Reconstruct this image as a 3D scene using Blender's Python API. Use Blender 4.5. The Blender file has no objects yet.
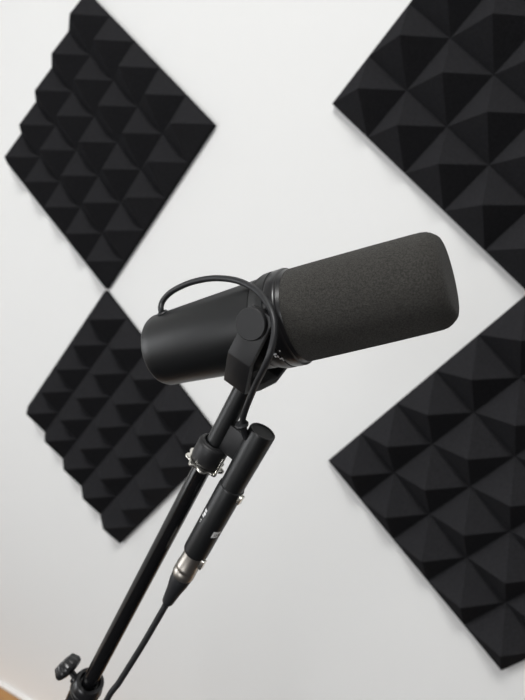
import bpy, bmesh, math, random
from mathutils import Vector, Matrix, noise

C = bpy.context.scene.collection
scene = bpy.context.scene

# ------------------------------------------------------------------ camera
FPX = 517.05                                   # focal length in pixels of the 525x700 frame
cam_data = bpy.data.cameras.new('camera')
cam = bpy.data.objects.new('camera', cam_data)
C.objects.link(cam)
CAMR = Matrix(((0.8713765, -0.0623268, 0.4866398),
               (0.4904068, 0.1395288, -0.8602516),
               (-0.0142835, 0.9882546, 0.1521476)))
CAMP = Vector((0.0, -0.97751, 1.482))
cam.matrix_world = Matrix.Translation(CAMP) @ CAMR.to_4x4()
cam_data.sensor_fit = 'VERTICAL'
cam_data.sensor_height = 24.0
cam_data.lens = FPX / 700 * 24.0
cam_data.clip_start = 0.02
cam_data.dof.use_dof = True
cam_data.dof.focus_distance = 0.335
cam_data.dof.aperture_fstop = 6.0
scene.camera = cam

# ------------------------------------------------------------------ world, lights, exposure
world = bpy.data.worlds.new('world')
scene.world = world
world.use_nodes = True
world.node_tree.nodes['Background'].inputs[0].default_value = (0.62, 0.72, 0.85, 1)
world.node_tree.nodes['Background'].inputs[1].default_value = 1.0

LAMP = (0.15, -2.30, 4.40)                    # centre of the ceiling lamp

def area(name, loc, target, size, power, color, size_y=None):
    ld = bpy.data.lights.new(name, 'AREA')
    ld.energy = power
    ld.color = color
    ld.shape = 'RECTANGLE'
    ld.size = size
    ld.size_y = size_y or size
    o = bpy.data.objects.new(name, ld)
    C.objects.link(o)
    o.location = loc
    o.rotation_euler = (Vector(target) - Vector(loc)).to_track_quat('-Z', 'Y').to_euler()
    return o

area('ceiling_panel_light', (LAMP[0], LAMP[1], LAMP[2] - 0.05), (LAMP[0], LAMP[1], 0), 1.1, 112, (1.0, 0.995, 0.98), 0.7)
area('window_and_fill_light', (-2.72, -2.3, 1.60), (-0.1, -0.2, 0.7), 1.25, 28, (0.985, 0.99, 1.0), 1.5)

area('window_and_fill_light', (-0.4, -4.17, 1.60), (-0.2, 0, 0.4), 1.5, 46, (0.99, 0.99, 0.99), 1.4)  # added fill from behind the camera, brightens the lower wall

scene.view_settings.view_transform = 'Standard'
scene.view_settings.look = 'None'
scene.view_settings.gamma = 1
scene.view_settings.use_curve_mapping = False
scene.view_settings.exposure = -0.01

# ------------------------------------------------------------------ materials
def material(name, color, rough=0.6, metal=0.0, spec=0.5, speck=None, speck_scale=600, bump=0.0,
             bump_scale=600, bump_dist=0.001, coat=0.0, sheen=0.0):
    m = bpy.data.materials.new(name)
    m.use_nodes = True
    nt = m.node_tree
    b = nt.nodes['Principled BSDF']
    b.inputs['Base Color'].default_value = (*color, 1)
    b.inputs['Roughness'].default_value = rough
    b.inputs['Metallic'].default_value = metal
    b.inputs['Specular IOR Level'].default_value = spec
    b.inputs['Coat Weight'].default_value = coat
    b.inputs['Sheen Weight'].default_value = sheen
    tc = nt.nodes.new('ShaderNodeTexCoord')
    if speck:
        n = nt.nodes.new('ShaderNodeTexNoise')
        n.inputs['Scale'].default_value = speck_scale
        n.inputs['Detail'].default_value = 3
        r = nt.nodes.new('ShaderNodeValToRGB')
        r.color_ramp.elements[0].position = 0.35
        r.color_ramp.elements[1].position = 0.65
        r.color_ramp.elements[0].color = (*color, 1)
        r.color_ramp.elements[1].color = (*speck, 1)
        nt.links.new(tc.outputs['Object'], n.inputs['Vector'])
        nt.links.new(n.outputs['Fac'], r.inputs['Fac'])
        nt.links.new(r.outputs['Color'], b.inputs['Base Color'])
    if bump:
        n2 = nt.nodes.new('ShaderNodeTexNoise')
        n2.inputs['Scale'].default_value = bump_scale
        n2.inputs['Detail'].default_value = 4
        bp = nt.nodes.new('ShaderNodeBump')
        bp.inputs['Strength'].default_value = bump
        bp.inputs['Distance'].default_value = bump_dist
        nt.links.new(tc.outputs['Object'], n2.inputs['Vector'])
        nt.links.new(n2.outputs['Fac'], bp.inputs['Height'])
        nt.links.new(bp.outputs['Normal'], b.inputs['Normal'])
    return m

M = {}
M['wall'] = material('white_paint', (0.80, 0.80, 0.79), 0.85, spec=0.3, bump=0.15, bump_scale=160, bump_dist=0.0006)
M['wall_dark'] = material('fill_cutting_paint', (0.10, 0.10, 0.105), 0.85, spec=0.3)  # unseen walls made dark to cut fill light on the microphone
M['ceiling'] = material('ceiling_paint', (0.82, 0.82, 0.81), 0.9)
M['trim'] = material('white_trim', (0.82, 0.81, 0.79), 0.5)
M['foam'] = material('black_acoustic_foam', (0.0200, 0.0200, 0.0215), 1.0, spec=0.0, speck=(0.0265, 0.0263, 0.0285),
                     speck_scale=260, bump=0.4, bump_scale=420, bump_dist=0.001)
M['screen'] = material('dark_grey_windscreen_foam', (0.027, 0.026, 0.0240), 1.0, spec=0.1, speck=(0.050, 0.048, 0.044),
                       speck_scale=1000, bump=0.9, bump_scale=1300, bump_dist=0.0008, sheen=0.05)
M['body'] = material('matte_black_enamel', (0.0055, 0.006, 0.0065), 0.40, spec=0.5, bump=0.05, bump_scale=2500, bump_dist=0.0002)
M['yoke'] = material('matte_black_cast_metal', (0.007, 0.007, 0.0078), 0.48, spec=0.45, bump=0.15, bump_scale=1800, bump_dist=0.0002)
M['gloss'] = material('gloss_black_plastic', (0.008, 0.008, 0.009), 0.3, spec=0.5)
M['pole'] = material('gloss_black_tube', (0.004, 0.004, 0.0045), 0.16, spec=0.5)
M['rubber'] = material('black_rubber', (0.014, 0.0145, 0.016), 0.45, spec=0.4)
M['nickel'] = material('brushed_nickel', (0.46, 0.43, 0.39), 0.38, metal=1.0)
M['silver'] = material('bright_steel', (0.80, 0.78, 0.72), 0.25, metal=1.0)
M['print'] = material('grey_print', (0.72, 0.72, 0.72), 0.5)
M['floor_cover'] = material('floor_cover_charcoal', (0.020, 0.020, 0.022), 1.0, spec=0.1, speck=(0.035, 0.035, 0.037), speck_scale=90, bump=0.5, bump_scale=120, bump_dist=0.003)
M['glass'] = material('lamp_diffuser', (0.9, 0.9, 0.9), 0.4)

def wood_floor():
    m = bpy.data.materials.new('oak_floor_boards')
    m.use_nodes = True
    nt = m.node_tree
    b = nt.nodes['Principled BSDF']
    b.inputs['Roughness'].default_value = 0.4
    tc = nt.nodes.new('ShaderNodeTexCoord')
    mp = nt.nodes.new('ShaderNodeMapping')
    br = nt.nodes.new('ShaderNodeTexBrick')
    br.inputs['Color1'].default_value = (0.52, 0.27, 0.09, 1)
    br.inputs['Color2'].default_value = (0.45, 0.225, 0.075, 1)
    br.inputs['Mortar'].default_value = (0.16, 0.08, 0.03, 1)
    br.inputs['Scale'].default_value = 1.0
    br.inputs['Brick Width'].default_value = 1.2
    br.inputs['Row Height'].default_value = 0.14
    br.inputs['Mortar Size'].default_value = 0.002
    w = nt.nodes.new('ShaderNodeTexNoise')
    w.inputs['Scale'].default_value = 9
    w.inputs['Detail'].default_value = 5
    mp2 = nt.nodes.new('ShaderNodeMapping')
    mp2.inputs['Scale'].default_value = (1, 14, 1)
    mx = nt.nodes.new('ShaderNodeMix')
    mx.data_type = 'RGBA'
    mx.blend_type = 'MULTIPLY'
    mx.inputs['Factor'].default_value = 0.35
    nt.links.new(tc.outputs['Object'], mp.inputs['Vector'])
    nt.links.new(mp.outputs['Vector'], br.inputs['Vector'])
    nt.links.new(tc.outputs['Object'], mp2.inputs['Vector'])
    nt.links.new(mp2.outputs['Vector'], w.inputs['Vector'])
    nt.links.new(br.outputs['Color'], mx.inputs['A'])
    nt.links.new(w.outputs['Color'], mx.inputs['B'])
    nt.links.new(mx.outputs['Result'], b.inputs['Base Color'])
    return m
M['floor'] = wood_floor()

def emitter(name, color, strength):
    m = bpy.data.materials.new(name)
    m.use_nodes = True
    b = m.node_tree.nodes['Principled BSDF']
    b.inputs['Emission Color'].default_value = (*color, 1)
    b.inputs['Emission Strength'].default_value = strength
    return m
M['lamp'] = emitter('lit_diffuser', (1.0, 0.985, 0.96), 3.0)

# ------------------------------------------------------------------ mesh helpers
WORLD = {}

def link(name, bm, mat, parent=None, origin=None, angle=35, smooth=True):
    """one mesh object; bm is in world coordinates"""
    me = bpy.data.meshes.new(name)
    if parent is not None:
        mw = WORLD[parent.name]
    else:
        mw = Matrix.Translation(origin or (0, 0, 0))
    bm.transform(mw.inverted())
    bmesh.ops.recalc_face_normals(bm, faces=bm.faces)
    bm.to_mesh(me)
    bm.free()
    if smooth:
        for p in me.polygons:
            p.use_smooth = True
        me.set_sharp_from_angle(angle=math.radians(angle))
    me.materials.append(mat)
    o = bpy.data.objects.new(name, me)
    C.objects.link(o)
    if parent is not None:
        o.parent = parent
    else:
        o.matrix_world = mw
    WORLD[o.name] = mw
    return o

def empty(name, mw, label, category, group=None):
    o = bpy.data.objects.new(name, None)
    C.objects.link(o)
    o.empty_display_size = 0.02
    o.matrix_world = mw
    WORLD[o.name] = mw
    o['label'] = label
    o['category'] = category
    if group:
        o['group'] = group
    return o

def tag(o, label, category, group=None):
    o['label'] = label
    o['category'] = category
    if group:
        o['group'] = group
    return o

def structure(name, bm, mat, label=None):
    o = link(name, bm, mat, smooth=False)
    o['kind'] = 'structure'
    return o

def box(bm, lo, hi, frame=None, bevel=0.0, segments=2):
    """axis box; frame = (origin, x, y, z)"""
    lo, hi = Vector(lo), Vector(hi)
    f = frame or (Vector(), Vector((1, 0, 0)), Vector((0, 1, 0)), Vector((0, 0, 1)))
    vs = []
    for k in range(8):
        p = (hi if k & 1 else lo)[0], (hi if k & 2 else lo)[1], (hi if k & 4 else lo)[2]
        vs.append(bm.verts.new(f[0] + f[1] * p[0] + f[2] * p[1] + f[3] * p[2]))
    fs = [(0, 2, 3, 1), (4, 5, 7, 6), (0, 1, 5, 4), (2, 6, 7, 3), (0, 4, 6, 2), (1, 3, 7, 5)]
    faces = [bm.faces.new([vs[i] for i in q]) for q in fs]
    if bevel:
        es = list({e for fc in faces for e in fc.edges})
        bmesh.ops.bevel(bm, geom=es, offset=bevel, segments=segments, affect='EDGES', profile=0.5)

def basis(axis, hint=Vector((0, 0, 1))):
    a = Vector(axis).normalized()
    u = a.cross(hint)
    if u.length < 1e-3:
        u = a.cross(Vector((1, 0, 0)))
    u.normalize()
    return a, u, a.cross(u)

def lathe(bm, origin, axis, profile, seg=72, closed=False, rfun=None, hint=Vector((0, 0, 1))):
    """profile: list of (s, r) along axis; ends with r == 0 are capped to a point"""
    a, u, v = basis(axis, hint)
    rings = []
    for s, r in profile:
        if r <= 1e-7:
            rings.append([bm.verts.new(origin + a * s)])
        else:
            ring = []
            for k in range(seg):
                th = 2 * math.pi * k / seg
                rr = r if rfun is None else rfun(s, r, th)
                ring.append(bm.verts.new(origin + a * s + (u * math.cos(th) + v * math.sin(th)) * rr))
            rings.append(ring)
    pairs = list(zip(rings, rings[1:]))
    if closed:
        pairs.append((rings[-1], rings[0]))
    for A, B in pairs:
        for k in range(seg):
            k2 = (k + 1) % seg
            if len(A) == 1 and len(B) == 1:
                continue
            if len(A) == 1:
                bm.faces.new((A[0], B[k], B[k2]))
            elif len(B) == 1:
                bm.faces.new((A[k], A[k2], B[0]))
            else:
                bm.faces.new((A[k], A[k2], B[k2], B[k]))

def spline(pts, n=10):
    pts = [Vector(p) for p in pts]
    P = [pts[0] * 2 - pts[1]] + pts + [pts[-1] * 2 - pts[-2]]
    out = []
    for i in range(1, len(P) - 2):
        p0, p1, p2, p3 = P[i - 1:i + 3]
        for k in range(n):
            t = k / n
            out.append(0.5 * ((2 * p1) + (p2 - p0) * t + (2 * p0 - 5 * p1 + 4 * p2 - p3) * t * t
                              + (3 * p1 - p0 - 3 * p2 + p3) * t ** 3))
    out.append(pts[-1])
    return out

def tube(bm, path, r, seg=20):
    t = (path[1] - path[0]).normalized()
    _, u, v = basis(t)
    rings = []
    for i, p in enumerate(path):
        a = path[max(i - 1, 0)]
        b = path[min(i + 1, len(path) - 1)]
        t2 = (b - a).normalized()
        u = (u - t2 * u.dot(t2)).normalized()
        v = t2.cross(u)
        rings.append([bm.verts.new(p + (u * math.cos(2 * math.pi * k / seg) + v * math.sin(2 * math.pi * k / seg)) * r)
                      for k in range(seg)])
    for A, B in zip(rings, rings[1:]):
        for k in range(seg):
            bm.faces.new((A[k], A[(k + 1) % seg], B[(k + 1) % seg], B[k]))
    bm.faces.new(rings[0])
    bm.faces.new(rings[-1])

def at(px, py, depth):
    """the point seen at a pixel of the photograph, depth metres in front of the camera"""
    return CAMP + CAMR @ Vector(((px - 262.5) / FPX * depth, -(py - 350) / FPX * depth, -depth))

# ------------------------------------------------------------------ the room
X0, X1, Y0, Y1, ZC = -2.75, 2.6, -4.2, 0.012, 4.40     # wall_back face at Y1
def slab(name, lo, hi, mat):
    bm = bmesh.new()
    box(bm, lo, hi)
    return structure(name, bm, mat)
slab('wall_back', (X0 - 0.1, Y1, -0.1), (X1 + 0.1, Y1 + 0.1, ZC + 0.1), M['wall'])
slab('wall_right', (X1, Y0 - 0.1, -0.1), (X1 + 0.1, Y1, ZC + 0.1), M['wall_dark'])
bm = bmesh.new()                               # opening added for the front fill light, x -1.2..0.4, z 0.9..2.4
box(bm, (X0 - 0.1, Y0 - 0.1, -0.1), (-1.2, Y0, ZC + 0.1))
box(bm, (0.4, Y0 - 0.1, -0.1), (X1, Y0, ZC + 0.1))
box(bm, (-1.2, Y0 - 0.1, -0.1), (0.4, Y0, 0.9))
box(bm, (-1.2, Y0 - 0.1, 2.4), (0.4, Y0, ZC + 0.1))
structure('wall_front', bm, M['wall_dark'])
bm = bmesh.new()
for lo, hi in (((-1.2, 0.9), (-1.14, 2.4)), ((0.34, 0.9), (0.4, 2.4)), ((-1.14, 0.9), (0.34, 0.96)), ((-1.14, 2.34), (0.34, 2.4)),
               ((-0.43, 0.96), (-0.37, 2.34))):
    box(bm, (lo[0], Y0 - 0.08, lo[1]), (hi[0], Y0 - 0.02, hi[1]))
structure('added_fill_window', bm, M['trim'])  # unseen window frame added around the front fill light
# the left wall has a window opening (y -2.95..-1.65, z 0.9..2.4)
bm = bmesh.new()
box(bm, (X0 - 0.1, Y0, -0.1), (X0, -2.95, ZC + 0.1))
box(bm, (X0 - 0.1, -1.65, -0.1), (X0, Y1, ZC + 0.1))
box(bm, (X0 - 0.1, -2.95, -0.1), (X0, -1.65, 0.9))
box(bm, (X0 - 0.1, -2.95, 2.4), (X0, -1.65, ZC + 0.1))
structure('wall_left', bm, M['wall'])
slab('floor', (X0, Y0, -0.1), (X1, Y1, 0.0), M['floor'])
slab('ceiling', (X0, Y0, ZC), (X1, Y1, ZC + 0.1), M['ceiling'])
bm = bmesh.new()
for lo, hi in (((X0 - 0.08, -2.95, 0.9), (X0 - 0.02, -2.89, 2.4)), ((X0 - 0.08, -1.71, 0.9), (X0 - 0.02, -1.65, 2.4)),
               ((X0 - 0.08, -2.89, 0.9), (X0 - 0.02, -1.71, 1.16)), ((X0 - 0.08, -2.89, 2.34), (X0 - 0.02, -1.71, 2.4)),
               ((X0 - 0.08, -2.33, 0.96), (X0 - 0.02, -2.27, 2.34))):
    box(bm, lo, hi)
structure('window_1', bm, M['trim'])
for nm, lo, hi in (('baseboard_back', (X0, Y1 - 0.012, 0), (X1, Y1, 0.008)),
                   ('baseboard_left', (X0, Y0 + 0.012, 0), (X0 + 0.012, Y1 - 0.012, 0.008)),
                   ('baseboard_right', (X1 - 0.012, Y0 + 0.012, 0), (X1, Y1 - 0.012, 0.008)),
                   ('baseboard_front', (X0, Y0, 0), (X1, Y0 + 0.012, 0.008))):
    slab(nm, lo, hi, M['trim'])

# unseen charcoal cover added to cut brown floor bounce, clear of the wall
bm = bmesh.new()
box(bm, (-2.55, -3.9, 0.0), (2.3, -0.22, 0.008), bevel=0.003)
tag(link('dark_floor_cover', bm, M['floor_cover'], origin=Vector((0.5, -2.0, 0))), 'unseen charcoal floor cover added to darken reflections in the microphone', 'dark_floor_cover')

# ------------------------------------------------------------------ acoustic foam panels
SIDE, HP, BASE, NC = 0.500, 0.0570, 0.012, 5

def foam_panel(cx, cz, ang, label):
    """square foam tile standing on its corner, 5 x 5 pyramids; its back is on the wall"""
    bm = bmesh.new()
    rot = math.radians(ang)
    u = Vector((math.cos(rot - math.pi / 4), 0, math.sin(rot - math.pi / 4)))
    v = Vector((math.cos(rot + math.pi / 4), 0, math.sin(rot + math.pi / 4)))
    n = Vector((0, -1, 0))
    o = Vector((cx, Y1, cz))
    c = SIDE / NC
    def P(i, j, h):
        return o + u * ((i / NC - 0.5) * SIDE) + v * ((j / NC - 0.5) * SIDE) + n * h
    # a rounded valley: each pyramid is sampled so crests and valleys are soft like cut foam
    K = 10
    N = NC * K
    def height(a, b):
        x, y = a / K - math.floor(a / K), b / K - math.floor(b / K)
        if a == N: x = 0.0
        if b == N: y = 0.0
        m = min(x, 1 - x, y, 1 - y) * 2
        return BASE + HP * m
    grid = [[bm.verts.new(P(a / K, b / K, height(a, b))) for b in range(N + 1)] for a in range(N + 1)]
    for a in range(N):
        for b in range(N):
            q = (grid[a][b], grid[a + 1][b], grid[a + 1][b + 1], grid[a][b + 1])
            fx, fy = (a + 0.5) / K % 1, (b + 0.5) / K % 1
            if abs(fx - fy) < 1e-6:            # crest from corner (0,0) to (1,1)
                bm.faces.new((q[0], q[1], q[2])); bm.faces.new((q[0], q[2], q[3]))
            elif abs(fx + fy - 1) < 1e-6:
                bm.faces.new((q[0], q[1], q[3])); bm.faces.new((q[1], q[2], q[3]))
            else:
                bm.faces.new(q)
    rim = [grid[a][0] for a in range(N)] + [grid[N][b] for b in range(N)] + \
          [grid[a][N] for a in range(N, 0, -1)] + [grid[0][b] for b in range(N, 0, -1)]
    low = [bm.verts.new(Vector((w.co.x, Y1, w.co.z))) for w in rim]
    for k in range(len(rim)):
        k2 = (k + 1) % len(rim)
        bm.faces.new((rim[k], rim[k2], low[k2], low[k]))
    bm.faces.new(low)
    ob = link('acoustic_foam_panel', bm, M['foam'], origin=Vector((cx, Y1, cz)), angle=20)
    return tag(ob, label, 'foam panel', 'black pyramid foam panels on the wall')

foam_panel(-1.0201, 1.7933, 0.4, 'black pyramid foam panel on wall, upper left, above the microphone body')
foam_panel(-1.0225, 1.0820, -0.2, 'black pyramid foam panel on wall, lower left, partly behind the microphone body and stand')
foam_panel(-0.0395, 1.7929, -0.15, 'black pyramid foam panel on wall, upper right, above the grey windscreen')
foam_panel(-0.0439, 1.0814, -0.1, 'black pyramid foam panel on wall, lower right, below the grey windscreen')

# ------------------------------------------------------------------ microphone
P0 = Vector((-0.14979, -0.66076, 1.45163))            # centre of the windscreen's inner end
D = Vector((0.96591, 0.04891, 0.25421)).normalized()  # towards the windscreen
Wv = Vector((0.04059, -0.99846, 0.0379)).normalized() # pivot axis, out of the wall
Nv = Wv.cross(D).normalized()
if Nv.z < 0: Nv = -Nv
Tv = Vector((-0.4915, -0.05275, -0.87572)).normalized()   # down the yoke stem and the stand tube
Bv = Vector((0.87636, 0.01735, -0.48134)).normalized()     # across the stem, to the right
Q = P0 + D * -0.0155                                   # pivot centre

mic = empty('microphone', Matrix.Translation(P0 - D * 0.05),
            'black broadcast microphone with grey foam windscreen on a yoke, tilted up to the right', 'microphone')

def part(name, build, mat, parent, label=None, angle=35):
    bm = bmesh.new()
    build(bm)
    o = link(name, bm, mat, parent, angle=angle)
    if label:
        o['label'] = label
    return o

body = part('body', lambda bm: lathe(bm, P0, D, [
    (-0.1150, 0), (-0.1150, 0.0215), (-0.1178, 0.0225), (-0.1184, 0.0240), (-0.1183, 0.0264), (-0.1175, 0.0276),
    (-0.1160, 0.0282), (-0.1100, 0.0283), (-0.0234, 0.0315), (-0.0228, 0.0314), (-0.0226, 0.0308), (-0.0222, 0.0308),
    (-0.0220, 0.0316), (-0.0212, 0.0319), (-0.0170, 0.0332), (-0.0155, 0.0336), (-0.0140, 0.0337), (-0.0104, 0.0337),
    (-0.0100, 0.0330), (-0.0095, 0.0328), (-0.0095, 0)], seg=128), M['body'], mic)
ring = part('retaining_ring', lambda bm: lathe(bm, P0, D, [
    (-0.0097, 0.0), (-0.0097, 0.0328), (-0.0092, 0.0334), (-0.0084, 0.0337), (-0.0030, 0.0338), (-0.0020, 0.0335),
    (-0.0012, 0.0325), (0.0012, 0.0318), (0.0012, 0)],
    seg=128), M['gloss'], mic, 'glossy black ring')
screen = part('windscreen', lambda bm: lathe(bm, P0, D, [
    (-0.0004, 0), (-0.0004, 0.0295), (0.0004, 0.0312), (0.0020, 0.0320), (0.0200, 0.0317), (0.0600, 0.0308), (0.0830, 0.0301),
    (0.0885, 0.0298), (0.0915, 0.0292), (0.0940, 0.0279), (0.0965, 0.0258), (0.0978, 0.0242), (0.0985, 0.0220),
    (0.0988, 0.0150), (0.0989, 0)], seg=128), M['screen'], mic, 'dark grey foam windscreen', angle=60)

# grommet where the cable leaves the body
gdir = (Nv + Wv * 0.40).normalized()
gpos = P0 + D * -0.1040 + gdir * 0.0275
part('cable_boss', lambda bm: lathe(bm, gpos, gdir, [(-0.001, 0), (-0.001, 0.0042), (0.0016, 0.0042), (0.0024, 0.0034),
                                                     (0.0026, 0)], seg=32), M['rubber'], body)

# yoke: a U of flat bar with chamfered lower corners, axis W across, T down
def yoke_build(bm):
    outer = [(0.0392, -0.0100), (0.0392, 0.0255), (0.0250, 0.0500), (0.0000, 0.0520), (-0.0250, 0.0500), (-0.0392, 0.0255), (-0.0392, -0.0100)]
    inner = [(0.0348, -0.0100), (0.0348, 0.0240), (0.0215, 0.0440), (0.0000, 0.0450), (-0.0215, 0.0440), (-0.0348, 0.0240), (-0.0348, -0.0100)]
    half = [0.0090, 0.0094, 0.0094, 0.0096, 0.0094, 0.0094, 0.0075]
    rings = []
    for (ow, ot), (iw, it), h in zip(outer, inner, half):
        rings.append([bm.verts.new(Q + Wv * w + Tv * t + Bv * (b + 0.0024)) for w, t, b in
                      ((ow, ot, -h), (ow, ot, h), (iw, it, h), (iw, it, -h))])
    for A, B in zip(rings, rings[1:]):
        for k in range(4):
            bm.faces.new((A[k], A[(k + 1) % 4], B[(k + 1) % 4], B[k]))
    bm.faces.new(rings[0]); bm.faces.new(rings[-1])
    bmesh.ops.bevel(bm, geom=list(bm.edges), offset=0.0008, segments=2, affect='EDGES', profile=0.5)
yoke = part('yoke', yoke_build, M['yoke'], mic, angle=25)
for s in (1, -1):
    o = part('pivot_knob', lambda bm: lathe(bm, Q + Wv * 0.0338 * s, Wv * s, [
        (0, 0), (0, 0.0095), (0.0010, 0.0105), (0.0088, 0.0105), (0.0094, 0.0100), (0.0094, 0)], seg=64),
        M['yoke'], yoke, angle=30)

stem = part('stem', lambda bm: lathe(bm, Q, Tv, [(0.046, 0), (0.046, 0.0074), (0.1120, 0.0074), (0.1120, 0)], seg=64), M['body'], mic)
collar = part('threaded_collar', lambda bm: lathe(bm, Q, Tv, [
    (0.1105, 0), (0.1105, 0.0078), (0.1085, 0.0083), (0.1073, 0.0090), (0.1074, 0.0098), (0.1083, 0.0103), (0.1086, 0.0112), (0.1094, 0.0121), (0.1110, 0.0126),
    (0.1235, 0.0128), (0.1256, 0.0120), (0.1258, 0)], seg=64), M['yoke'], mic)

def scallop(s, r, th):
    return r * (1 + 0.09 * math.cos(9 * th)) if r > 0.0124 else r
lockring = part('lock_ring', lambda bm: lathe(bm, Q, Tv, [
    (0.1260, 0.0085), (0.1260, 0.0132), (0.1263, 0.0146), (0.1270, 0.0151), (0.1280, 0.0150), (0.1286, 0.0136), (0.1288, 0.0085)],
    seg=132, closed=True, rfun=scallop), M['silver'], mic, 'scalloped bright steel ring')

def tab_build(bm):
    e = (Bv * math.cos(0.25) + Wv * math.sin(0.25)).normalized()
    box(bm, (0.0132, -0.0016, 0.1130), (0.0142, 0.0016, 0.1275), (Q, e, Tv.cross(e), Tv), bevel=0.0003)
part('lock_tab', tab_build, M['silver'], lockring)

# output socket beside the stem
SO = Q + Bv * 0.0282
socket = part('output_socket', lambda bm: lathe(bm, SO, Tv, [
    (0.0770, 0), (0.0770, 0.0083), (0.0763, 0.0087), (0.0762, 0.0094), (0.0768, 0.0100), (0.0780, 0.0102), (0.1355, 0.0093), (0.1355, 0.0)], seg=64),
    M['body'], mic)
def web_build(bm):
    f = (Q + Tv * 0.0, Bv, Tv, Wv)
    box(bm, (0.004, 0.0860, -0.0045), (0.0225, 0.1085, 0.0045), f, bevel=0.0008)
part('bracket', web_build, M['yoke'], mic)
gr = at(242.0, 425.0, 0.3665)
gdn = (at(247, 440, 0.372) - gr).normalized()
def grom(bm):
    lathe(bm, gr, -gdn, [(-0.012, 0), (-0.012, 0.0022), (-0.0010, 0.0030), (-0.0008, 0.0046), (0.0006, 0.0050), (0.0016, 0.0044), (0.0018, 0)], seg=32)
part('cable_grommet', grom, M['rubber'], mic)

cab = [gpos, gpos + gdir * 0.004, at(162.3, 302.0, .390), at(169, 293.8, .387), at(180, 287.0, .380), at(195.5, 281.2, .371),
       at(216, 278.2, .360), at(239, 281.3, .347), at(259, 292.6, .332), at(271, 310.5, .320), at(274.6, 330, .3145),
       at(270.5, 352, .3130), at(264, 368, .319), at(256.5, 383, .331), at(248.0, 403, .349),
       at(243.5, 416, .362), gr]
part('cable', lambda bm: tube(bm, spline(cab, 10), 0.0022, 20), M['rubber'], mic, 'thin black cable arching from body to socket')

# small printed marks on the collar between body and windscreen
def ring_point(s, deg, r):
    a = math.radians(deg)
    return P0 + D * s + (Nv * math.sin(a) + Wv * math.cos(a)) * r
def marks(bm, items):
    for s0, s1, a0, a1, r in items:
        n = 4
        prev = None
        for k in range(n + 1):
            a = a0 + (a1 - a0) * k / n
            cur = [bm.verts.new(ring_point(s, a, rr)) for s, rr in ((s0, r - 0.0004), (s0, r), (s1, r), (s1, r - 0.0004))]
            if prev:
                for q in range(4):
                    bm.faces.new((prev[q], prev[(q + 1) % 4], cur[(q + 1) % 4], cur[q]))
            else:
                bm.faces.new(cur)
            prev = cur
        bm.faces.new(prev)
part('switch_marking', lambda bm: marks(bm, [
    (-0.0080, -0.0071, -38, -36, 0.0339), (-0.0132, -0.0108, -41, -39, 0.0339), (-0.0132, -0.0122, -45, -42, 0.0339),
    (-0.0116, -0.0106, -46, -43, 0.0339), (-0.0112, -0.0088, -50, -48, 0.0339), (-0.0100, -0.0092, -54, -51, 0.0339)]),
     M['print'], body, 'small pale printed marks')

# ------------------------------------------------------------------ inline preamp plugged into the microphone
pre = empty('inline_preamp', Matrix.Translation(SO + Tv * 0.17),
            'black cylindrical inline preamp with pale lettering, plugged into the microphone socket', 'preamp')
sleeve = part('sleeve', lambda bm: lathe(bm, SO, Tv, [
    (0.1285, 0), (0.1285, 0.0094), (0.1289, 0.0101), (0.1300, 0.0104), (0.1960, 0.0104), (0.1975, 0.0103), (0.1982, 0.0098), (0.1982, 0)],
    seg=72), M['body'], pre)
def patch(bm, org, s0, s1, a0, a1, r, n=4):
    prev = None
    for k in range(n + 1):
        a = math.radians(a0 + (a1 - a0) * k / n)
        e = Wv * math.cos(a) + Bv * math.sin(a)
        cur = [bm.verts.new(org + Tv * s + e * rr) for s, rr in ((s0, r - 0.0004), (s0, r), (s1, r), (s1, r - 0.0004))]
        if prev:
            for q in range(4):
                bm.faces.new((prev[q], prev[(q + 1) % 4], cur[(q + 1) % 4], cur[q]))
        else:
            bm.faces.new(cur)
        prev = cur
    bm.faces.new(prev)
def logo_build(bm):
    R = 0.0105
    patch(bm, SO, 0.1540, 0.1562, -44, -28, R)
    patch(bm, SO, 0.1568, 0.1590, -42, -26, R)
    patch(bm, SO, 0.1596, 0.1612, -44, -30, R)
    patch(bm, SO, 0.1640, 0.1650, -40, -33, R)
    patch(bm, SO, 0.1660, 0.1668, -38, -33, R)
part('lettering', logo_build, M['print'], sleeve, 'pale grey lettering')
def logo2_build(bm):
    R = 0.0105
    patch(bm, SO, 0.1662, 0.1682, 44, 82, R)
    patch(bm, SO, 0.1708, 0.1722, 44, 76, R)
    patch(bm, SO, 0.1662, 0.1722, 44, 54, R)
    patch(bm, SO, 0.1680, 0.1704, 56, 61, R)
    patch(bm, SO, 0.1662, 0.1722, 66, 71, R)
part('lettering', logo2_build, M['print'], sleeve, 'pale grey lettering')
def latch(bm, k, a):
    e = (Bv * math.cos(a) + Wv * math.sin(a)).normalized()
    g = Tv.cross(e)
    box(bm, (0.0082, -0.0022, k), (0.0128, 0.0026, k + 0.0078), (SO, e, g, Tv), bevel=0.0009)
part('latch', lambda bm: latch(bm, 0.1290, 0.15), M['silver'], pre, 'bright steel latch')

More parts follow.
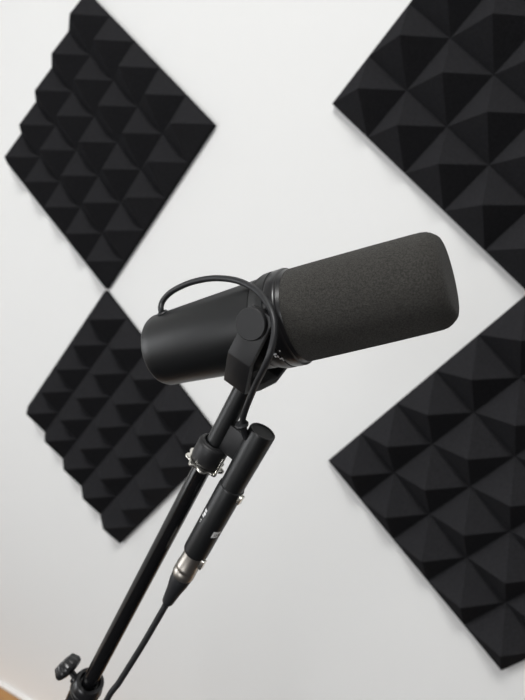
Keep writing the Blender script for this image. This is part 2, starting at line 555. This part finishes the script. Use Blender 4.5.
# ------------------------------------------------------------------ cable with nickel plug
plug0 = SO + Tv * 0.1985
xc = empty('microphone_cable', Matrix.Translation(plug0 + Tv * 0.02),
           'black cable with nickel plug and rubber boot under the inline preamp, hanging down', 'cable')
part('plug_shell', lambda bm: lathe(bm, SO, Tv, [
    (0.1960, 0), (0.1960, 0.0083), (0.2125, 0.0089), (0.2133, 0.0093), (0.2152, 0.0093), (0.2160, 0.0090), (0.2178, 0.0090), (0.2184, 0.0094),
    (0.2235, 0.0094), (0.2245, 0.0088), (0.2245, 0)], seg=64), M['nickel'], xc, 'brushed nickel plug shell')
part('release_tab', lambda bm: (lambda e, g: box(bm, (0.0070, -0.0020, 0.1990), (0.0116, 0.0024, 0.2080), (SO, e, g, Tv), bevel=0.0008))(Bv, Tv.cross(Bv)),
     M['silver'], xc, 'bright steel release tab')
part('rubber_boot', lambda bm: lathe(bm, SO, Tv, [
    (0.2230, 0), (0.2230, 0.0084), (0.2250, 0.0090), (0.2320, 0.0082), (0.2330, 0.0082), (0.2420, 0.0066), (0.2530, 0.0053), (0.2540, 0.0053), (0.2570, 0.0048),
    (0.2590, 0.0036), (0.2590, 0)], seg=48), M['rubber'], xc)
be = SO + Tv * 0.256
drop = at(103, 709, .470)
cpts = [be, be + Tv * 0.008, at(146.7, 638, .4430), at(134.5, 658, .450), at(120, 681, .459), drop,
        drop + Vector((-0.05, 0.0, -0.12)), drop + Vector((-0.08, -0.01, -0.35)), drop + Vector((-0.06, -0.03, -0.7)),
        Vector((drop.x - 0.02, drop.y - 0.05, 0.12)), Vector((drop.x + 0.06, drop.y - 0.10, 0.0109)),
        Vector((drop.x + 0.35, drop.y - 0.25, 0.0109)), Vector((drop.x + 0.6, drop.y - 0.15, 0.0109))]
cpath = [Vector((p.x, p.y, max(p.z, 0.0112))) for p in spline(cpts, 12)]
part('cord', lambda bm: tube(bm, cpath, 0.0028, 16), M['rubber'], xc)

# ------------------------------------------------------------------ microphone stand
base_k = 0.85
foot = Q + Tv * base_k
st = empty('microphone_stand', Matrix.Translation(Vector((foot.x, foot.y, 0))),
           'black tubular boom stand with clamp and thumbscrew, rising from the bottom edge to the microphone', 'stand')
part('boom_tube', lambda bm: lathe(bm, Q, Tv, [(0.1262, 0), (0.1262, 0.0070), (0.1290, 0.0073), (0.60, 0.0073), (0.60, 0)], seg=64), M['pole'], st, 'glossy black tube')
clampK = 0.3955
part('outer_tube', lambda bm: lathe(bm, Q, Tv, [(clampK + 0.01, 0), (clampK + 0.01, 0.0105), (base_k, 0.0105), (base_k, 0)], seg=48), M['pole'], st)
clamp = part('clamp_collar', lambda bm: lathe(bm, Q, Tv, [
    (clampK + 0.004, 0), (clampK + 0.004, 0.0085), (clampK, 0.0100), (clampK, 0.0128), (clampK + 0.0015, 0.0138), (clampK + 0.0085, 0.0142), (clampK + 0.009, 0.0148), (clampK + 0.011, 0.0151),
    (clampK + 0.0115, 0.0142), (clampK + 0.034, 0.0130), (clampK + 0.036, 0.0115), (clampK + 0.036, 0)], seg=64), M['gloss'], st)
part('clamp_trim', lambda bm: lathe(bm, Q, Tv, [(clampK + 0.0112, 0.012), (clampK + 0.0112, 0.0152), (clampK + 0.0120, 0.0152), (clampK + 0.0120, 0.012)],
                                     seg=64, closed=True), M['silver'], clamp, 'thin bright ring')
kd = (-Bv * 0.93 - Tv * 0.30 + Wv * 0.10).normalized()
ko = Q + Tv * (clampK + 0.0150) + kd * 0.010
part('lug', lambda bm: lathe(bm, ko, kd, [(0, 0), (0, 0.0060), (0.0060, 0.0055), (0.0068, 0.0045), (0.0068, 0)], seg=32), M['gloss'], clamp)
def flute(s, r, th):
    return r * (1 - 0.05 * (0.5 + 0.5 * math.cos(10 * th)) ** 3) if r > 0.008 else r
part('thumbscrew', lambda bm: lathe(bm, ko, kd, [
    (0.004, 0), (0.004, 0.0028), (0.0110, 0.0028), (0.0112, 0.0060), (0.0125, 0.0105), (0.0140, 0.0126), (0.0165, 0.0132), (0.0180, 0.0128), (0.0225, 0.0106),
    (0.0240, 0.0095), (0.0244, 0.0060), (0.0232, 0.0055), (0.0232, 0)], seg=80, rfun=flute), M['gloss'], st, 'black fluted thumbscrew')
part('column', lambda bm: lathe(bm, Vector((foot.x, foot.y, 0)), Vector((0, 0, 1)), [(0.02, 0), (0.02, 0.0125), (foot.z + 0.01, 0.0125), (foot.z + 0.01, 0)], seg=48),
     M['pole'], st)
part('joint', lambda bm: lathe(bm, foot - Vector((0, 0.022, 0)), Vector((0, 1, 0)), [(0, 0), (0, 0.022), (0.003, 0.025), (0.041, 0.025), (0.044, 0.022), (0.044, 0)], seg=48),
     M['gloss'], st)
part('base', lambda bm: lathe(bm, Vector((foot.x, foot.y, 0.008)), Vector((0, 0, 1)), [(0, 0), (0, 0.14), (0.008, 0.14), (0.014, 0.130), (0.022, 0.02), (0.035, 0.017), (0.035, 0)], seg=72),
     M['gloss'], st)

# ------------------------------------------------------------------ ceiling lamp fixture (behind the ceiling light)
lx, ly = LAMP[0], LAMP[1]
lp = empty('ceiling_lamp', Matrix.Translation((lx, ly, ZC)), 'flat rectangular ceiling lamp above the microphone', 'lamp')
part('frame', lambda bm: box(bm, (lx - 0.58, ly - 0.38, ZC - 0.03), (lx + 0.58, ly + 0.38, ZC)), M['trim'], lp)
part('diffuser', lambda bm: box(bm, (lx - 0.55, ly - 0.35, ZC - 0.036), (lx + 0.55, ly + 0.35, ZC - 0.03)), M['lamp'], lp)
